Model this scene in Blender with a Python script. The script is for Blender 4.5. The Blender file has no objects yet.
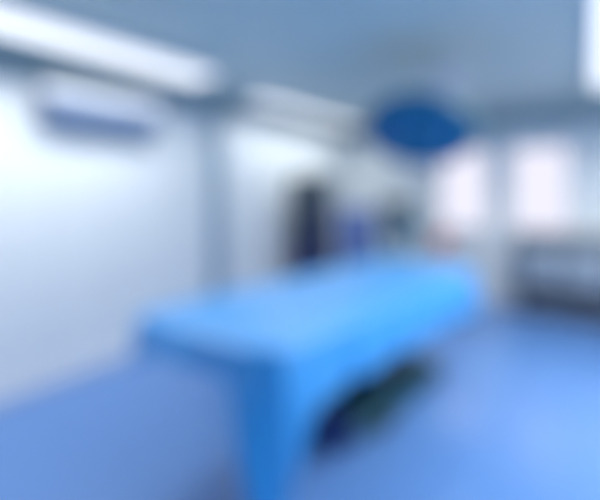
import bpy, bmesh, math, random
from mathutils import Vector, Matrix, Quaternion
random.seed(4)
scene = bpy.context.scene
COL = scene.collection
R = math.radians

# ------------------------------------------------------------------ camera
cd = bpy.data.cameras.new('camera')
cam = bpy.data.objects.new('camera', cd); COL.objects.link(cam)
cam.location = (3.6, -6.08, 1.65)
cam.rotation_euler = (R(90), 0, R(37.4))
cd.sensor_width = 36.0
cd.lens = 22.8
cd.shift_y = -0.10
cd.clip_start = 0.02
# the photograph is thrown far out of focus: a lens focused very close
cd.dof.use_dof = True
cd.dof.focus_distance = 0.15
cd.dof.aperture_fstop = 1.35
cd.dof.aperture_blades = 0
scene.camera = cam

# ------------------------------------------------------------------ world (overcast daylight beyond the windows)
w = bpy.data.worlds.new('daylight'); scene.world = w
w.use_nodes = True
bg = w.node_tree.nodes['Background']
bg.inputs['Color'].default_value = (0.93, 0.90, 1.0, 1)
bg.inputs['Strength'].default_value = .61

# ------------------------------------------------------------------ exposure
vs = scene.view_settings
vs.view_transform = 'Standard'; vs.look = 'None'
vs.exposure = 0.88; vs.gamma = 1.0
vs.use_curve_mapping = False
LIGHT = 0.50            # glow of the ceiling light diffusers seen from the side
LAMP = 13.0            # radiance of the downward beam of each ceiling light
scene.cycles.use_denoising = True
scene.cycles.max_bounces = 10
scene.cycles.diffuse_bounces = 6
scene.cycles.sample_clamp_indirect = 8


# ------------------------------------------------------------------ materials
def lin(c):
    return tuple((v / 12.92 if v <= .04045 else ((v + .055) / 1.055) ** 2.4) for v in (x / 255 for x in c)) + (1,)

def mat(name, rgb, rough=.5, metal=0.0, var=.06, scale=8, bump=0.0, coat=0.0, spec=.5):
    m = bpy.data.materials.new(name); m.use_nodes = True
    nt = m.node_tree; N, L = nt.nodes, nt.links
    b = N['Principled BSDF']
    b.inputs['Roughness'].default_value = rough
    b.inputs['Metallic'].default_value = metal
    b.inputs['Specular IOR Level'].default_value = spec
    b.inputs['Coat Weight'].default_value = coat
    tc = N.new('ShaderNodeTexCoord')
    nz = N.new('ShaderNodeTexNoise'); nz.inputs['Scale'].default_value = scale; nz.inputs['Detail'].default_value = 4
    L.new(tc.outputs['Object'], nz.inputs['Vector'])
    mx = N.new('ShaderNodeMix'); mx.data_type = 'RGBA'
    c = lin(rgb)
    mx.inputs['A'].default_value = tuple(max(0, v * (1 - var)) for v in c[:3]) + (1,)
    mx.inputs['B'].default_value = tuple(min(1, v * (1 + var)) for v in c[:3]) + (1,)
    L.new(nz.outputs['Fac'], mx.inputs['Factor'])
    L.new(mx.outputs['Result'], b.inputs['Base Color'])
    if bump:
        bp = N.new('ShaderNodeBump'); bp.inputs['Strength'].default_value = bump; bp.inputs['Distance'].default_value = .01
        L.new(nz.outputs['Fac'], bp.inputs['Height']); L.new(bp.outputs['Normal'], b.inputs['Normal'])
    return m

def panel_mat(name, rgb, seam, pw, ph, rough, swap=None):
    """painted steel panels with thin seams (brick texture without offset)"""
    m = mat(name, rgb, rough, var=.03, scale=2)
    nt = m.node_tree; N, L = nt.nodes, nt.links
    b = N['Principled BSDF']
    src = b.inputs['Base Color'].links[0].from_socket
    tc = next(n for n in N if n.type == 'TEX_COORD')
    sp = N.new('ShaderNodeSeparateXYZ'); cb = N.new('ShaderNodeCombineXYZ')
    L.new(tc.outputs['Object'], sp.inputs[0])
    ax = swap or 'XY'
    L.new(sp.outputs[ax[0]], cb.inputs['X']); L.new(sp.outputs[ax[1]], cb.inputs['Y'])
    br = N.new('ShaderNodeTexBrick'); br.offset = 0; br.squash = 1
    br.inputs['Scale'].default_value = 1
    br.inputs['Brick Width'].default_value = pw; br.inputs['Row Height'].default_value = ph
    br.inputs['Mortar Size'].default_value = .004; br.inputs['Mortar Smooth'].default_value = .2
    br.inputs['Mortar'].default_value = lin(seam)
    L.new(cb.outputs[0], br.inputs['Vector'])
    L.new(src, br.inputs['Color1']); L.new(src, br.inputs['Color2'])
    L.new(br.outputs['Color'], b.inputs['Base Color'])
    return m

def emit_mat(name, rgb, strength):
    m = bpy.data.materials.new(name); m.use_nodes = True
    b = m.node_tree.nodes['Principled BSDF']
    b.inputs['Base Color'].default_value = lin((235, 238, 242))
    b.inputs['Emission Color'].default_value = lin(rgb)
    b.inputs['Emission Strength'].default_value = strength
    return m

def glass_mat(name):
    m = bpy.data.materials.new(name); m.use_nodes = True
    nt = m.node_tree; N, L = nt.nodes, nt.links
    out = N['Material Output']
    tr = N.new('ShaderNodeBsdfTransparent'); tr.inputs['Color'].default_value = (.95, .96, .98, 1)
    gl = N.new('ShaderNodeBsdfGlossy'); gl.inputs['Roughness'].default_value = .03
    fr = N.new('ShaderNodeFresnel'); fr.inputs['IOR'].default_value = 1.3
    mx = N.new('ShaderNodeMixShader')
    L.new(fr.outputs[0], mx.inputs[0]); L.new(tr.outputs[0], mx.inputs[1]); L.new(gl.outputs[0], mx.inputs[2])
    L.new(mx.outputs[0], out.inputs['Surface'])
    return m

M = dict(
    floor=mat('blue_vinyl_floor', (86, 128, 188), .18, var=.05, scale=30, spec=.8),
    wall=panel_mat('white_steel_wall_left', (228, 235, 238), (184, 198, 210), 1.2, 3.2, .38, 'YZ'),
    wall_b=panel_mat('white_steel_wall_back', (228, 235, 238), (184, 198, 210), 1.2, 3.2, .38, 'XZ'),
    ceiling=panel_mat('grey_blue_ceiling', (200, 212, 206), (172, 188, 188), .6, .6, .45),
    cornice=mat('grey_blue_cornice', (146, 170, 180), .45),
    pilaster=mat('grey_green_pilaster', (132, 160, 180), .4),
    white=mat('white_enamel', (226, 231, 238), .35, var=.02),
    frame=mat('pale_frame', (205, 214, 228), .4),
    diffuser=emit_mat('lit_diffuser', (255, 251, 240), LIGHT),
    glass=glass_mat('window_glass'),
    drape=mat('blue_surgical_drape', (20, 142, 218), .36, var=.05, scale=14, bump=.15, spec=1.0),
    steel=mat('brushed_steel', (176, 186, 196), .32, .9, scale=20),
    steel_dark=mat('dark_steel', (92, 106, 122), .4, .6),
    bench_in=mat('satin_steel_front', (142, 156, 170), .4, .2),
    bench_top=mat('slate_worktop', (92, 106, 124), .45),
    rubber=mat('black_rubber', (28, 32, 40), .6),
    pad=mat('black_mattress', (30, 34, 46), .55),
    base=mat('dark_teal_cover', (20, 74, 88), .4),
    navy=mat('navy_cover', (16, 52, 120), .45),
    bellow=mat('brown_grey_bellows', (86, 84, 92), .6),
    lampblue=mat('deep_blue_lamp_shell', (36, 112, 130), .35, coat=.3),
    lampface=mat('deep_blue_lamp_face', (20, 88, 128), .22, coat=.4),
    lens=mat('lamp_lens', (60, 118, 164), .12, coat=.6),
    arm=mat('lamp_arm_paint', (224, 226, 238), .35),
    louvre=mat('slate_blue_louvre', (126, 150, 184), .5),
    slot=mat('dark_slot', (62, 84, 120), .6),
    tower=mat('charcoal_green_cabinet', (78, 96, 104), .45),
    tower_low=mat('navy_cabinet', (40, 48, 92), .45),
    screen=mat('dark_screen', (44, 62, 72), .12, coat=.5),
    cart=mat('cart_blue', (92, 124, 190), .4),
    cart_dark=mat('cart_blue_dark', (76, 106, 176), .4),
    machine=mat('machine_grey', (180, 192, 196), .45),
    teal=mat('machine_teal', (104, 138, 148), .35),
    red=mat('red_plastic', (214, 96, 92), .4),
    yellow=mat('pale_lid', (232, 200, 190), .4),
)


db = M['drape'].node_tree.nodes['Principled BSDF']
db.inputs['Sheen Weight'].default_value = .25; db.inputs['Sheen Roughness'].default_value = .4

# ------------------------------------------------------------------ mesh builder
class MB:
    def __init__(s):
        s.bm = bmesh.new()
    def _take(s, tmp, mtx=None):
        if mtx is not None:
            bmesh.ops.transform(tmp, matrix=mtx, verts=tmp.verts)
        me = bpy.data.meshes.new('tmp'); tmp.to_mesh(me); tmp.free()
        s.bm.from_mesh(me); bpy.data.meshes.remove(me)
        return s
    def box(s, c, d, bev=0.0, seg=2, rot=None):
        t = bmesh.new(); bmesh.ops.create_cube(t, size=1)
        bmesh.ops.scale(t, vec=d, verts=t.verts)
        if bev:
            bmesh.ops.bevel(t, geom=list(t.edges), offset=min(bev, min(d) * .45), segments=seg, profile=.5, affect='EDGES')
        m = Matrix.Translation(c)
        if rot is not None: m = m @ rot.to_4x4()
        return s._take(t, m)
    def cyl(s, p0, p1, r0, r1=None, seg=20):
        p0, p1 = Vector(p0), Vector(p1); d = p1 - p0
        t = bmesh.new()
        bmesh.ops.create_cone(t, cap_ends=True, segments=seg, radius1=r0, radius2=r0 if r1 is None else r1, depth=d.length)
        q = Vector((0, 0, 1)).rotation_difference(d.normalized())
        return s._take(t, Matrix.Translation((p0 + p1) / 2) @ q.to_matrix().to_4x4())
    def lathe(s, prof, c=(0, 0, 0), seg=40):
        t = bmesh.new(); rings = []
        for r, z in prof:
            if r < 1e-5: rings.append([t.verts.new((0, 0, z))])
            else: rings.append([t.verts.new((r * math.cos(2 * math.pi * i / seg), r * math.sin(2 * math.pi * i / seg), z)) for i in range(seg)])
        for a, b in zip(rings, rings[1:]):
            for i in range(seg):
                j = (i + 1) % seg
                if len(a) == 1 and len(b) == 1: continue
                if len(a) == 1: t.faces.new((a[0], b[j], b[i]))
                elif len(b) == 1: t.faces.new((a[i], a[j], b[0]))
                else: t.faces.new((a[i], a[j], b[j], b[i]))
        bmesh.ops.recalc_face_normals(t, faces=t.faces)
        return s._take(t, Matrix.Translation(c))
    def tube(s, pts, r, seg=12):
        pts = [Vector(p) for p in pts]
        t = bmesh.new(); rings = []
        n = Vector((0, 0, 1))
        for i, p in enumerate(pts):
            a = pts[max(i - 1, 0)]; b = pts[min(i + 1, len(pts) - 1)]
            d = (b - a).normalized()
            if abs(d.dot(n)) > .95: n = Vector((1, 0, 0)) if abs(d.x) < .9 else Vector((0, 1, 0))
            u = d.cross(n).normalized(); v = d.cross(u).normalized(); n = -v if i else n
            n = u.cross(d).normalized()
            rings.append([t.verts.new(p + r * (math.cos(2 * math.pi * k / seg) * u + math.sin(2 * math.pi * k / seg) * n)) for k in range(seg)])
        for a, b in zip(rings, rings[1:]):
            for k in range(seg):
                t.faces.new((a[k], a[(k + 1) % seg], b[(k + 1) % seg], b[k]))
        t.faces.new(rings[0]); t.faces.new(rings[-1])
        bmesh.ops.recalc_face_normals(t, faces=t.faces)
        return s._take(t)
    def build(s, name, m, parent=None, loc=None, smooth=True):
        me = bpy.data.meshes.new(name); s.bm.to_mesh(me); s.bm.free()
        me.materials.append(m)
        if smooth:
            for p in me.polygons: p.use_smooth = True
            me.set_sharp_from_angle(angle=R(35))
        o = bpy.data.objects.new(name, me); COL.objects.link(o)
        if parent: o.parent = parent
        if loc: o.location = loc
        return o

def thing(name, label, cat, loc, rz=0, group=None):
    o = bpy.data.objects.new(name, None); COL.objects.link(o)
    o.empty_display_size = .1
    o.location = loc; o.rotation_euler = (0, 0, rz)
    o['label'] = label; o['category'] = cat
    if group: o['group'] = group
    return o

def struct(o):
    o['kind'] = 'structure'; return o

def copy_tree(o, parent=None):
    kids = [k for k in bpy.data.objects if k.parent == o]
    c = o.copy(); COL.objects.link(c)
    if parent: c.parent = parent
    for k in kids: copy_tree(k, c)
    return c


# ------------------------------------------------------------------ the room: x along the back wall, left wall at x = 0, back wall at y = 0
X1, Y0, H = 5.2, -8.2, 2.75
T = .12
struct(MB().box((X1 / 2, Y0 / 2, -.06), (X1 + .4, -Y0 + .4, .12)).build('floor', M['floor'], smooth=False))
struct(MB().box((X1 / 2, Y0 / 2, H + .06), (X1 + .4, -Y0 + .4, .12)).build('ceiling', M['ceiling'], smooth=False))
struct(MB().box((-T / 2, Y0 / 2, H / 2), (T, -Y0, H)).build('wall_left', M['wall'], smooth=False))
struct(MB().box((X1 + T / 2, Y0 / 2, H / 2), (T, -Y0, H)).build('wall_right', M['wall'], smooth=False))
struct(MB().box((X1 / 2, Y0 - T / 2, H / 2), (X1, T, H)).build('wall_front', M['wall_b'], smooth=False))
WIN = [(1.66, 2.43), (2.68, 3.40)]
WZ0, WZ1 = 1.05, 2.28
wb = MB()
xs = [0, WIN[0][0], WIN[0][1], WIN[1][0], WIN[1][1], X1]
for a, b in ((xs[0], xs[1]), (xs[2], xs[3]), (xs[4], xs[5])):
    wb.box(((a + b) / 2, T / 2, H / 2), (b - a, T, H))
for a, b in WIN:
    wb.box(((a + b) / 2, T / 2, WZ0 / 2), (b - a, T, WZ0))
    wb.box(((a + b) / 2, T / 2, (WZ1 + H) / 2), (b - a, T, H - WZ1))
struct(wb.build('wall_back', M['wall_b'], smooth=False))
for i, (a, b) in enumerate(WIN):
    cx = (a + b) / 2; wd = b - a; hz = WZ1 - WZ0; zc = (WZ0 + WZ1) / 2; f = .035
    r = bpy.data.objects.new('window_%d' % (i + 1), None); COL.objects.link(r); r.location = (cx, T / 2, WZ0); struct(r)
    fm = MB()
    for sx in (-1, 1): fm.box((sx * (wd / 2 - f / 2), 0, hz / 2), (f, .09, hz), .004)
    for z in (f / 2, hz - f / 2): fm.box((0, 0, z), (wd - 2 * f, .09, f), .004)
    fm.build('window_frame', M['white'], r)
    MB().box((0, .01, hz / 2), (wd - 2 * f, .006, hz - 2 * f)).build('window_pane', M['glass'], r, smooth=False)
    MB().box((0, -T / 2 - .02, -.012), (wd + .08, .045, .024), .005).build('window_sill', M['white'], r)

# grey-blue cornice round the top of the walls
CH = .21
struct(MB().box((.02, Y0 / 2, H - CH / 2), (.04, -Y0, CH), .008).build('trim_1', M['cornice']))
struct(MB().box((X1 / 2, -.02, H - CH / 2), (X1 - .08, .04, CH), .008).build('trim_2', M['cornice']))
struct(MB().box((X1 - .02, Y0 / 2, H - CH / 2), (.04, -Y0, CH), .008).build('trim_3', M['cornice']))
# upright pilaster strip on the left wall between the two lights
struct(MB().box((.02, -3.05, (H - CH) / 2), (.04, .19, H - CH), .006).build('trim_4', M['pilaster']))
# coved skirtings
struct(MB().box((.008, Y0 / 2, .05), (.016, -Y0, .10), .006).build('baseboard_left', M['frame']))
struct(MB().box((X1 / 2, -.008, .05), (X1 - .04, .016, .10), .006).build('baseboard_back', M['frame']))
struct(MB().box((X1 - .008, Y0 / 2, .05), (.016, -Y0, .10), .006).build('baseboard_right', M['frame']))


# ------------------------------------------------------------------ ceiling lights
def ceiling_light(x0, x1, y0, y1, label, power=1.0):
    cx, cy, wx, wy = (x0 + x1) / 2, (y0 + y1) / 2, x1 - x0, y1 - y0
    t = thing('ceiling_light', label, 'ceiling light', (cx, cy, H), group='strip lights in the ceiling')
    f = .03
    m = MB()
    for s in (-1, 1):
        m.box((s * (wx / 2 - f / 2), 0, -.02), (f, wy, .04), .005)
        m.box((0, s * (wy / 2 - f / 2), -.02), (wx - 2 * f, f, .04), .005)
    m.build('frame', M['white'], t)
    MB().box((0, 0, -.014), (wx - 2 * f, wy - 2 * f, .012)).build('diffuser', M['diffuser'], t, smooth=False)
    ld = bpy.data.lights.new('tube_light', 'AREA'); ld.shape = 'RECTANGLE'
    ld.size, ld.size_y = wx - 2 * f, wy - 2 * f
    ld.energy = math.pi * ld.size * ld.size_y * LAMP * power
    ld.color = (1.0, .985, .95); ld.spread = R(148)
    lo = bpy.data.objects.new('tube_light', ld); COL.objects.link(lo); lo.parent = t; lo.location = (0, 0, -.024)
    return t
ceiling_light(.44, .90, -7.2, -3.72, 'long bright white ceiling light strip above the air conditioner', .46)
ceiling_light(.34, .64, -2.90, -.50, 'shorter white ceiling light strip beyond the pilaster, above the dark tower', .50)
ceiling_light(3.60, 4.22, -5.0, -1.1, 'white ceiling light strip on the window side of the room, at the photo edge', .74)


# ------------------------------------------------------------------ operating table and drape
BX, BY, BR = 2.19, -3.69, R(-6.8)
t = thing('operating_table', 'dark pedestal operating table standing under the blue drape', 'operating table', (BX, BY, 0), BR)
by = .38
m = MB().box((0, by, .10), (.56, 1.30, .11), .035, 3).box((0, by, .19), (.36, .72, .10), .04, 3)
bs = m.build('base', M['base'], t)
MB().box((0, by - .66, .11), (.52, .16, .13), .04, 3).build('base_end_cover', M['navy'], t)
for sx in (-1, 1):
    for sy in (-1, 1):
        c = MB().cyl((sx * .19 - .018, by + sy * .46, .035), (sx * .19 + .018, by + sy * .46, .035), .035)
        c.build('caster', M['rubber'], t)
MB().box((.28, by - .3, .07), (.10, .16, .03), .01).build('foot_pedal', M['rubber'], t)
cl = MB()
z = .24
for k in range(10):
    cl.box((0, by, z + .022), (.27 - .012 * (k % 2), .33 - .012 * (k % 2), .046), .012); z += .043
cl.build('column_bellows', M['bellow'], t)
MB().box((0, by, .725), (.34, .46, .12), .02).build('column_head', M['steel_dark'], t)
MB().box((0, 0, .805), (.58, 2.10, .035), .008).build('table_frame', M['steel'], t)
for sx in (-1, 1):
    MB().box((sx * .31, -.1, .805), (.012, 1.7, .03), .003).build('side_rail', M['steel'], t)
for y0, y1 in ((-1.13, -.42), (-.40, .33), (.35, .80), (.82, 1.13)):
    MB().box((0, (y0 + y1) / 2, .875), (.66, y1 - y0, .10), .03, 3).build('mattress_section', M['pad'], t)

def drape_mesh():
    HL, HW, RC, Z = 1.24, .465, .09, .955
    # perimeter of a rounded rectangle, counter-clockwise from the right side
    per = []
    def seg(p, q, n):
        for i in range(n): per.append((p[0] + (q[0] - p[0]) * i / n, p[1] + (q[1] - p[1]) * i / n))
    def arc(cx, cy, a0, n):
        for i in range(n):
            a = a0 + math.pi / 2 * i / n
            per.append((cx + RC * math.cos(a), cy + RC * math.sin(a)))
    seg((HW, -HL + RC), (HW, HL - RC), 80); arc(HW - RC, HL - RC, 0, 14)
    seg((HW - RC, HL), (-HW + RC, HL), 28); arc(-HW + RC, HL - RC, math.pi / 2, 14)
    seg((-HW, HL - RC), (-HW, -HL + RC), 80); arc(-HW + RC, -HL + RC, math.pi, 14)
    seg((-HW + RC, -HL), (HW - RC, -HL), 28); arc(HW - RC, -HL + RC, 1.5 * math.pi, 14)
    # the near edge of the sheet lies a little askew
    per = [(x, y - ((.09 if x < 0 else .125) * (-x / HW) if y < -HL + RC + .01 else 0)) for x, y in per]
    n = len(per)
    nrm = []
    for i in range(n):
        a, b = per[i - 1], per[(i + 1) % n]
        d = Vector((b[0] - a[0], b[1] - a[1])).normalized(); nrm.append(Vector((d.y, -d.x)))
    def near(p, q, s): return math.exp(-((p[0] - q[0]) ** 2 + (p[1] - q[1]) ** 2) / s ** 2)
    def drop(p):
        if abs(p[1]) > HL - .13: d = .14 if p[1] < 0 else .30
        else:
            d = .29
        d += .56 * near(p, (HW - .035, -HL + .118), .085)          # long corner tail at the near right
        d += .14 * near(p, (-HW, -HL - .125), .16)
        d += .12 * near(p, (HW, HL), .2) + .12 * near(p, (-HW, HL), .2)
        return d
    ds = [drop(p) for p in per]
    for _ in range(4): ds = [(ds[i - 1] + 2 * ds[i] + ds[(i + 1) % n]) / 4 for i in range(n)]
    bm = bmesh.new()
    rings = []
    cv = bm.verts.new((0, 0, Z))
    fr = [.1, .2, .3, .4, .5, .6, .7, .8, .88, .94, .98]
    ph = [random.random() * 6 for _ in range(6)]
    def zb(x, y):
        return .004 * math.sin(9 * x + ph[0] + 3 * y) + .004 * math.sin(5.3 * y + ph[1]) * math.cos(7 * x)
    for f in fr:
        rings.append([bm.verts.new((p[0] * f, p[1] * f, Z + zb(p[0] * f, p[1] * f) * (f < .95))) for p in per])
    for a in (15, 40, 65, 90):                       # rolled edge
        r = .03
        rings.append([bm.verts.new((p[0] * .985 + nrm[i].x * r * math.sin(R(a)), p[1] * .995 + nrm[i].y * r * math.sin(R(a)), Z - r * (1 - math.cos(R(a))))) for i, p in enumerate(per)])
    K = 12
    arcl = 0
    al = []
    for i in range(n):
        al.append(arcl); q = per[(i + 1) % n]; arcl += math.hypot(q[0] - per[i][0], q[1] - per[i][1])
    for k in range(1, K + 1):
        ring = []
        u = k / K
        for i, p in enumerate(per):
            D = ds[i]
            s = al[i]
            w_ = (.020 * math.sin(2 * math.pi * s / .42 + ph[2]) + .012 * math.sin(2 * math.pi * s / .23 + ph[3])) * u ** 1.2
            flare = .03 + .03 * u + w_ + (.06 * near(p, (HW, -HL + .125), .14)) * u
            ring.append(bm.verts.new((p[0] * .985 + nrm[i].x * flare, p[1] * .995 + nrm[i].y * flare, Z - .03 - (D - .03) * u)))
        rings.append(ring)
    for i in range(n): bm.faces.new((cv, rings[0][i], rings[0][(i + 1) % n]))
    for a, b in zip(rings, rings[1:]):
        for i in range(n):
            j = (i + 1) % n
            bm.faces.new((a[i], b[i], b[j], a[j]))
    bmesh.ops.recalc_face_normals(bm, faces=bm.faces)
    mb = MB(); mb.bm.free(); mb.bm = bm
    return mb
dr = drape_mesh().build('surgical_drape', M['drape'], None, (BX, BY, 0))
dr.rotation_euler = (0, 0, BR)
for p in dr.data.polygons: p.use_smooth = True
sol = dr.modifiers.new('thickness', 'SOLIDIFY'); sol.thickness = .004; sol.offset = 1
dr['label'] = 'bright blue surgical drape spread over the operating table with one long hanging corner'
dr['category'] = 'drape'


# ------------------------------------------------------------------ surgical lamp
LX, LY, LZ = 2.52, -3.12, 2.12
t = thing('surgical_lamp', 'round dark blue surgical lamp hanging on a ceiling arm over the table', 'surgical lamp', (2.5, -2.35, H))
MB().lathe([(0, 0), (.17, 0), (.17, -.02), (.15, -.05), (.07, -.07), (0, -.07)]).build('ceiling_plate', M['arm'], t)
MB().cyl((0, 0, -.06), (0, 0, -.26), .04).build('ceiling_column', M['arm'], t)
MB().lathe([(0, 0), (.06, 0), (.065, -.02), (.065, -.10), (.05, -.12), (0, -.12)], (0, 0, -.24)).build('swivel_joint', M['arm'], t)
hl = Vector((LX, LY, LZ)) - Vector((2.5, -2.35, H))
MB().tube([(0, 0, -.30), (0, -.15, -.29), (.02, -.48, -.29), (.025, -.62, -.30)], .032).build('swing_arm', M['arm'], t)
dn = Vector((.05, -.52, -.86)).normalized()
q = Vector((0, 0, -1)).rotation_difference(dn)
rot = q.to_matrix()
def head(mb, name, m):
    o = mb.build(name, m, t); o.location = hl; o.rotation_mode = 'QUATERNION'; o.rotation_quaternion = q; return o
hs = head(MB().lathe([(0, .15), (.08, .147), (.18, .125), (.29, .088), (.385, .045), (.425, 0), (.425, -.035), (.418, -.046), (.39, -.048), (.39, -.035), (0, -.035)], seg=56), 'lamp_head', M['lampblue'])
head(MB().lathe([(0, -.036), (.387, -.036), (.387, -.042), (0, -.050)], seg=56), 'lamp_face', M['lampface'])
for k in range(7):
    a = 2 * math.pi * k / 6; rr = 0 if k == 6 else .22
    if k == 6: continue
    head(MB().lathe([(0, -.044), (.075, -.044), (.072, -.058), (.05, -.064), (0, -.066)], (rr * math.cos(a), rr * math.sin(a), 0), 24), 'lens', M['lens'])
head(MB().lathe([(0, -.045), (.045, -.045), (.045, -.06), (.022, -.075), (.020, -.13), (.026, -.16), (.020, -.18), (0, -.184)], seg=20), 'handle', M['lampblue'])
pv = rot @ Vector((0, 0, .15)) + hl
MB().tube([(.025, -.62, -.30), (.028, -.68, -.33), tuple((Vector((.028, -.70, -.40)))), tuple(pv + Vector((0, 0, .06))), tuple(pv)], .026).build('yoke', M['arm'], t)


# ------------------------------------------------------------------ air conditioner on the left wall
t = thing('air_conditioner', 'wall mounted air conditioner with slate blue outlet under the long light', 'air conditioner', (0, -4.42, 2.19))
MB().box((.105, 0, .265), (.20, 1.04, .12), .03, 3).build('top_cover', M['white'], t)
MB().box((.09, 0, .11), (.17, 1.0, .19), .02, 3).build('outlet_housing', M['slot'], t)
for k in range(4):
    MB().box((.178, 0, .045 + .044 * k), (.016, .94, .030), .004, rot=Matrix.Rotation(R(25), 3, 'Y')).build('louvre', M['louvre'], t)


# ------------------------------------------------------------------ equipment behind the table
def casters(t, hw, hd, r=.045):
    for sx in (-1, 1):
        for sy in (-1, 1):
            c = MB().cyl((sx * hw - .015, sy * hd, r), (sx * hw + .015, sy * hd, r), r).box((sx * hw, sy * hd, r + .045), (.03, .04, .045), .008)
            c.build('caster', M['rubber'], t)

t = thing('equipment_tower', 'tall dark equipment tower with a grey screen by the left wall', 'equipment tower', (.42, -1.65, 0))
casters(t, .20, .19)
MB().box((0, 0, .50), (.48, .46, .78), .02, 3).build('lower_cabinet', M['tower_low'], t)
for k in range(3):
    d = MB().box((0, -.236, .26 + .25 * k), (.43, .014, .22), .006).build('drawer', M['tower_low'], t)
    MB().tube([(-.08, -.243, .30 + .25 * k), (-.08, -.265, .30 + .25 * k), (.08, -.265, .30 + .25 * k), (.08, -.243, .30 + .25 * k)], .007, 8).build('drawer_handle', M['steel_dark'], d)
MB().box((0, .0, 1.155), (.48, .44, .53), .02, 3).build('upper_cabinet', M['tower_low'], t)
MB().box((0, -.226, 1.17), (.42, .014, .42), .008).build('instrument_panel', M['screen'], t)
for k in range(4):
    MB().cyl((-.14 + .09 * k, -.23, 1.02), (-.14 + .09 * k, -.25, 1.02), .018).build('knob', M['steel_dark'], t)
mn = MB().box((0, -.01, 1.65), (.54, .36, .42), .03, 3).build('monitor', M['tower'], t)
MB().box((0, -.192, 1.66), (.46, .008, .34), .003).build('screen', M['screen'], mn)

t = thing('drawer_cart', 'narrow tall blue drawer cart beside the dark tower', 'cart', (1.02, -1.38, 0))
casters(t, .14, .14)
MB().box((0, 0, .74), (.36, .36, 1.25), .02, 3).build('cart_body', M['cart'], t)
for k in range(6):
    d = MB().box((0, -.186, .22 + .20 * k), (.32, .014, .18), .006).build('drawer', M['cart_dark'], t)
    MB().box((0, -.198, .25 + .20 * k), (.12, .014, .018), .004).build('drawer_pull', M['steel'], d)
MB().tube([(.18, -.12, 1.2), (.215, -.12, 1.2), (.215, .12, 1.2), (.18, .12, 1.2)], .01, 10).build('push_handle', M['steel'], t)
MB().box((0, 0, 1.385), (.38, .38, .03), .01).build('cart_top', M['cart'], t)

t = thing('anaesthesia_machine', 'grey and teal anaesthesia machine between the blue cart and the steel trolley', 'medical machine', (1.58, -1.22, 0))
casters(t, .22, .18)
MB().box((0, 0, .48), (.54, .44, .74), .02, 3).build('machine_body', M['machine'], t)
for k in range(3):
    d = MB().box((0, -.226, .26 + .21 * k), (.46, .014, .18), .006).build('drawer', M['machine'], t)
    MB().box((0, -.238, .30 + .21 * k), (.16, .014, .02), .005).build('drawer_pull', M['steel_dark'], d)
MB().box((0, -.02, .865), (.60, .50, .03), .01).build('work_shelf', M['machine'], t)
MB().box((.02, .10, 1.09), (.58, .22, .42), .02, 3).build('gas_block', M['teal'], t)
for x, mm in ((-.12, 'teal'), (.02, 'cart_dark')):
    MB().lathe([(0, 0), (.045, 0), (.045, .14), (.055, .15), (.055, .19), (.03, .20), (0, .20)], (x, -.06, .885), 20).build('vaporiser', M[mm], t)
MB().lathe([(0, 0), (.05, 0), (.05, .02), (.06, .03), (.06, .2), (.02, .22), (0, .22)], (.19, -.08, .885), 20).build('absorber', M['white'], t)
mn = MB().box((-.06, -.03, 1.37), (.42, .06, .27), .012, 3).build('monitor', M['teal'], t)
MB().box((-.06, -.062, 1.37), (.37, .006, .22), .002).build('screen', M['screen'], mn)
MB().box((-.06, .06, 1.30), (.06, .14, .10), .01).build('monitor_arm', M['machine'], t)
MB().tube([(.25, -.1, .95), (.275, -.14, 1.05), (.28, -.18, 1.2), (.26, -.20, 1.24), (.20, -.16, 1.08)], .014, 10).build('breathing_hose', M['teal'], t)

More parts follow.
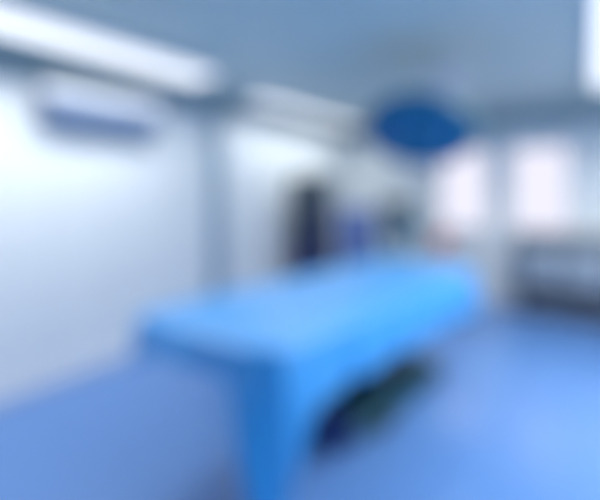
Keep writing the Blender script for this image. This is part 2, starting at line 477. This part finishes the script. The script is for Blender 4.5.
t = thing('instrument_trolley', 'small steel instrument trolley carrying a red bin beneath the first window', 'trolley', (2.16, -.86, 0))
for sx in (-1, 1):
    for sy in (-1, 1):
        lg = MB().cyl((sx * .23, sy * .17, .09), (sx * .23, sy * .17, .86), .012, seg=12).build('leg', M['steel'], t)
        MB().cyl((sx * .23 - .013, sy * .17, .045), (sx * .23 + .013, sy * .17, .045), .045).build('caster', M['rubber'], lg)
for z in (.30, .88):
    tr = MB().box((0, 0, z), (.50, .38, .016), .004)
    for sx in (-1, 1): tr.box((sx * .247, 0, z - .02), (.008, .38, .045), .002)
    for sy in (-1, 1): tr.box((0, sy * .187, z - .02), (.49, .008, .045), .002)
    tr.build('tray', M['steel'], t)
t = thing('sharps_bin', 'small red plastic bin standing on the steel instrument trolley', 'bin', (2.02, -.92, .889))
MB().lathe([(0, 0), (.075, 0), (.09, .01), (.10, .17), (.095, .18), (0, .18)], seg=28).build('bin_body', M['red'], t)
MB().lathe([(0, .181), (.105, .181), (.105, .20), (.08, .215), (.04, .22), (0, .22)], seg=28).build('bin_lid', M['yellow'], t)

# ------------------------------------------------------------------ steel bench under the second window
bx0, bx1 = 2.84, 4.70
t = thing('steel_bench', 'grey steel cabinet bench with dark top and legs under the window', 'cabinet', ((bx0 + bx1) / 2, -.27, 0))
L_ = bx1 - bx0
MB().box((0, 0, 1.015), (L_ + .04, .50, .05), .008).build('worktop', M['bench_top'], t)
MB().box((0, .225, 1.075), (L_, .02, .07), .004).build('splashback', M['bench_in'], t)
fr = MB().box((0, .01, .63), (L_, .44, .68), .01)
fr.build('cabinet_body', M['steel_dark'], t)
nd = 4
dw = (L_ - .10) / nd
for k in range(nd):
    xc = -L_ / 2 + .05 + dw * (k + .5)
    d = MB().box((xc, -.219, .70), (dw - .03, .016, .44), .005).build('door', M['bench_in'], t)
    s = 1 if k % 2 == 0 else -1
    hx = xc + s * (dw / 2 - .05)
    MB().tube([(hx, -.227, .62), (hx, -.25, .62), (hx, -.25, .78), (hx, -.227, .78)], .007, 8).build('door_handle', M['steel'], d)
MB().box((0, -.22, .36), (L_ - .04, .012, .18), .004).build('kick_panel', M['rubber'], t)
for sx in (-1, 1):
    for sy in (-1, 1):
        MB().cyl((sx * (L_ / 2 - .06), sy * .17, 0), (sx * (L_ / 2 - .06), sy * .17, .295), .022, seg=14).build('leg', M['steel_dark'], t)
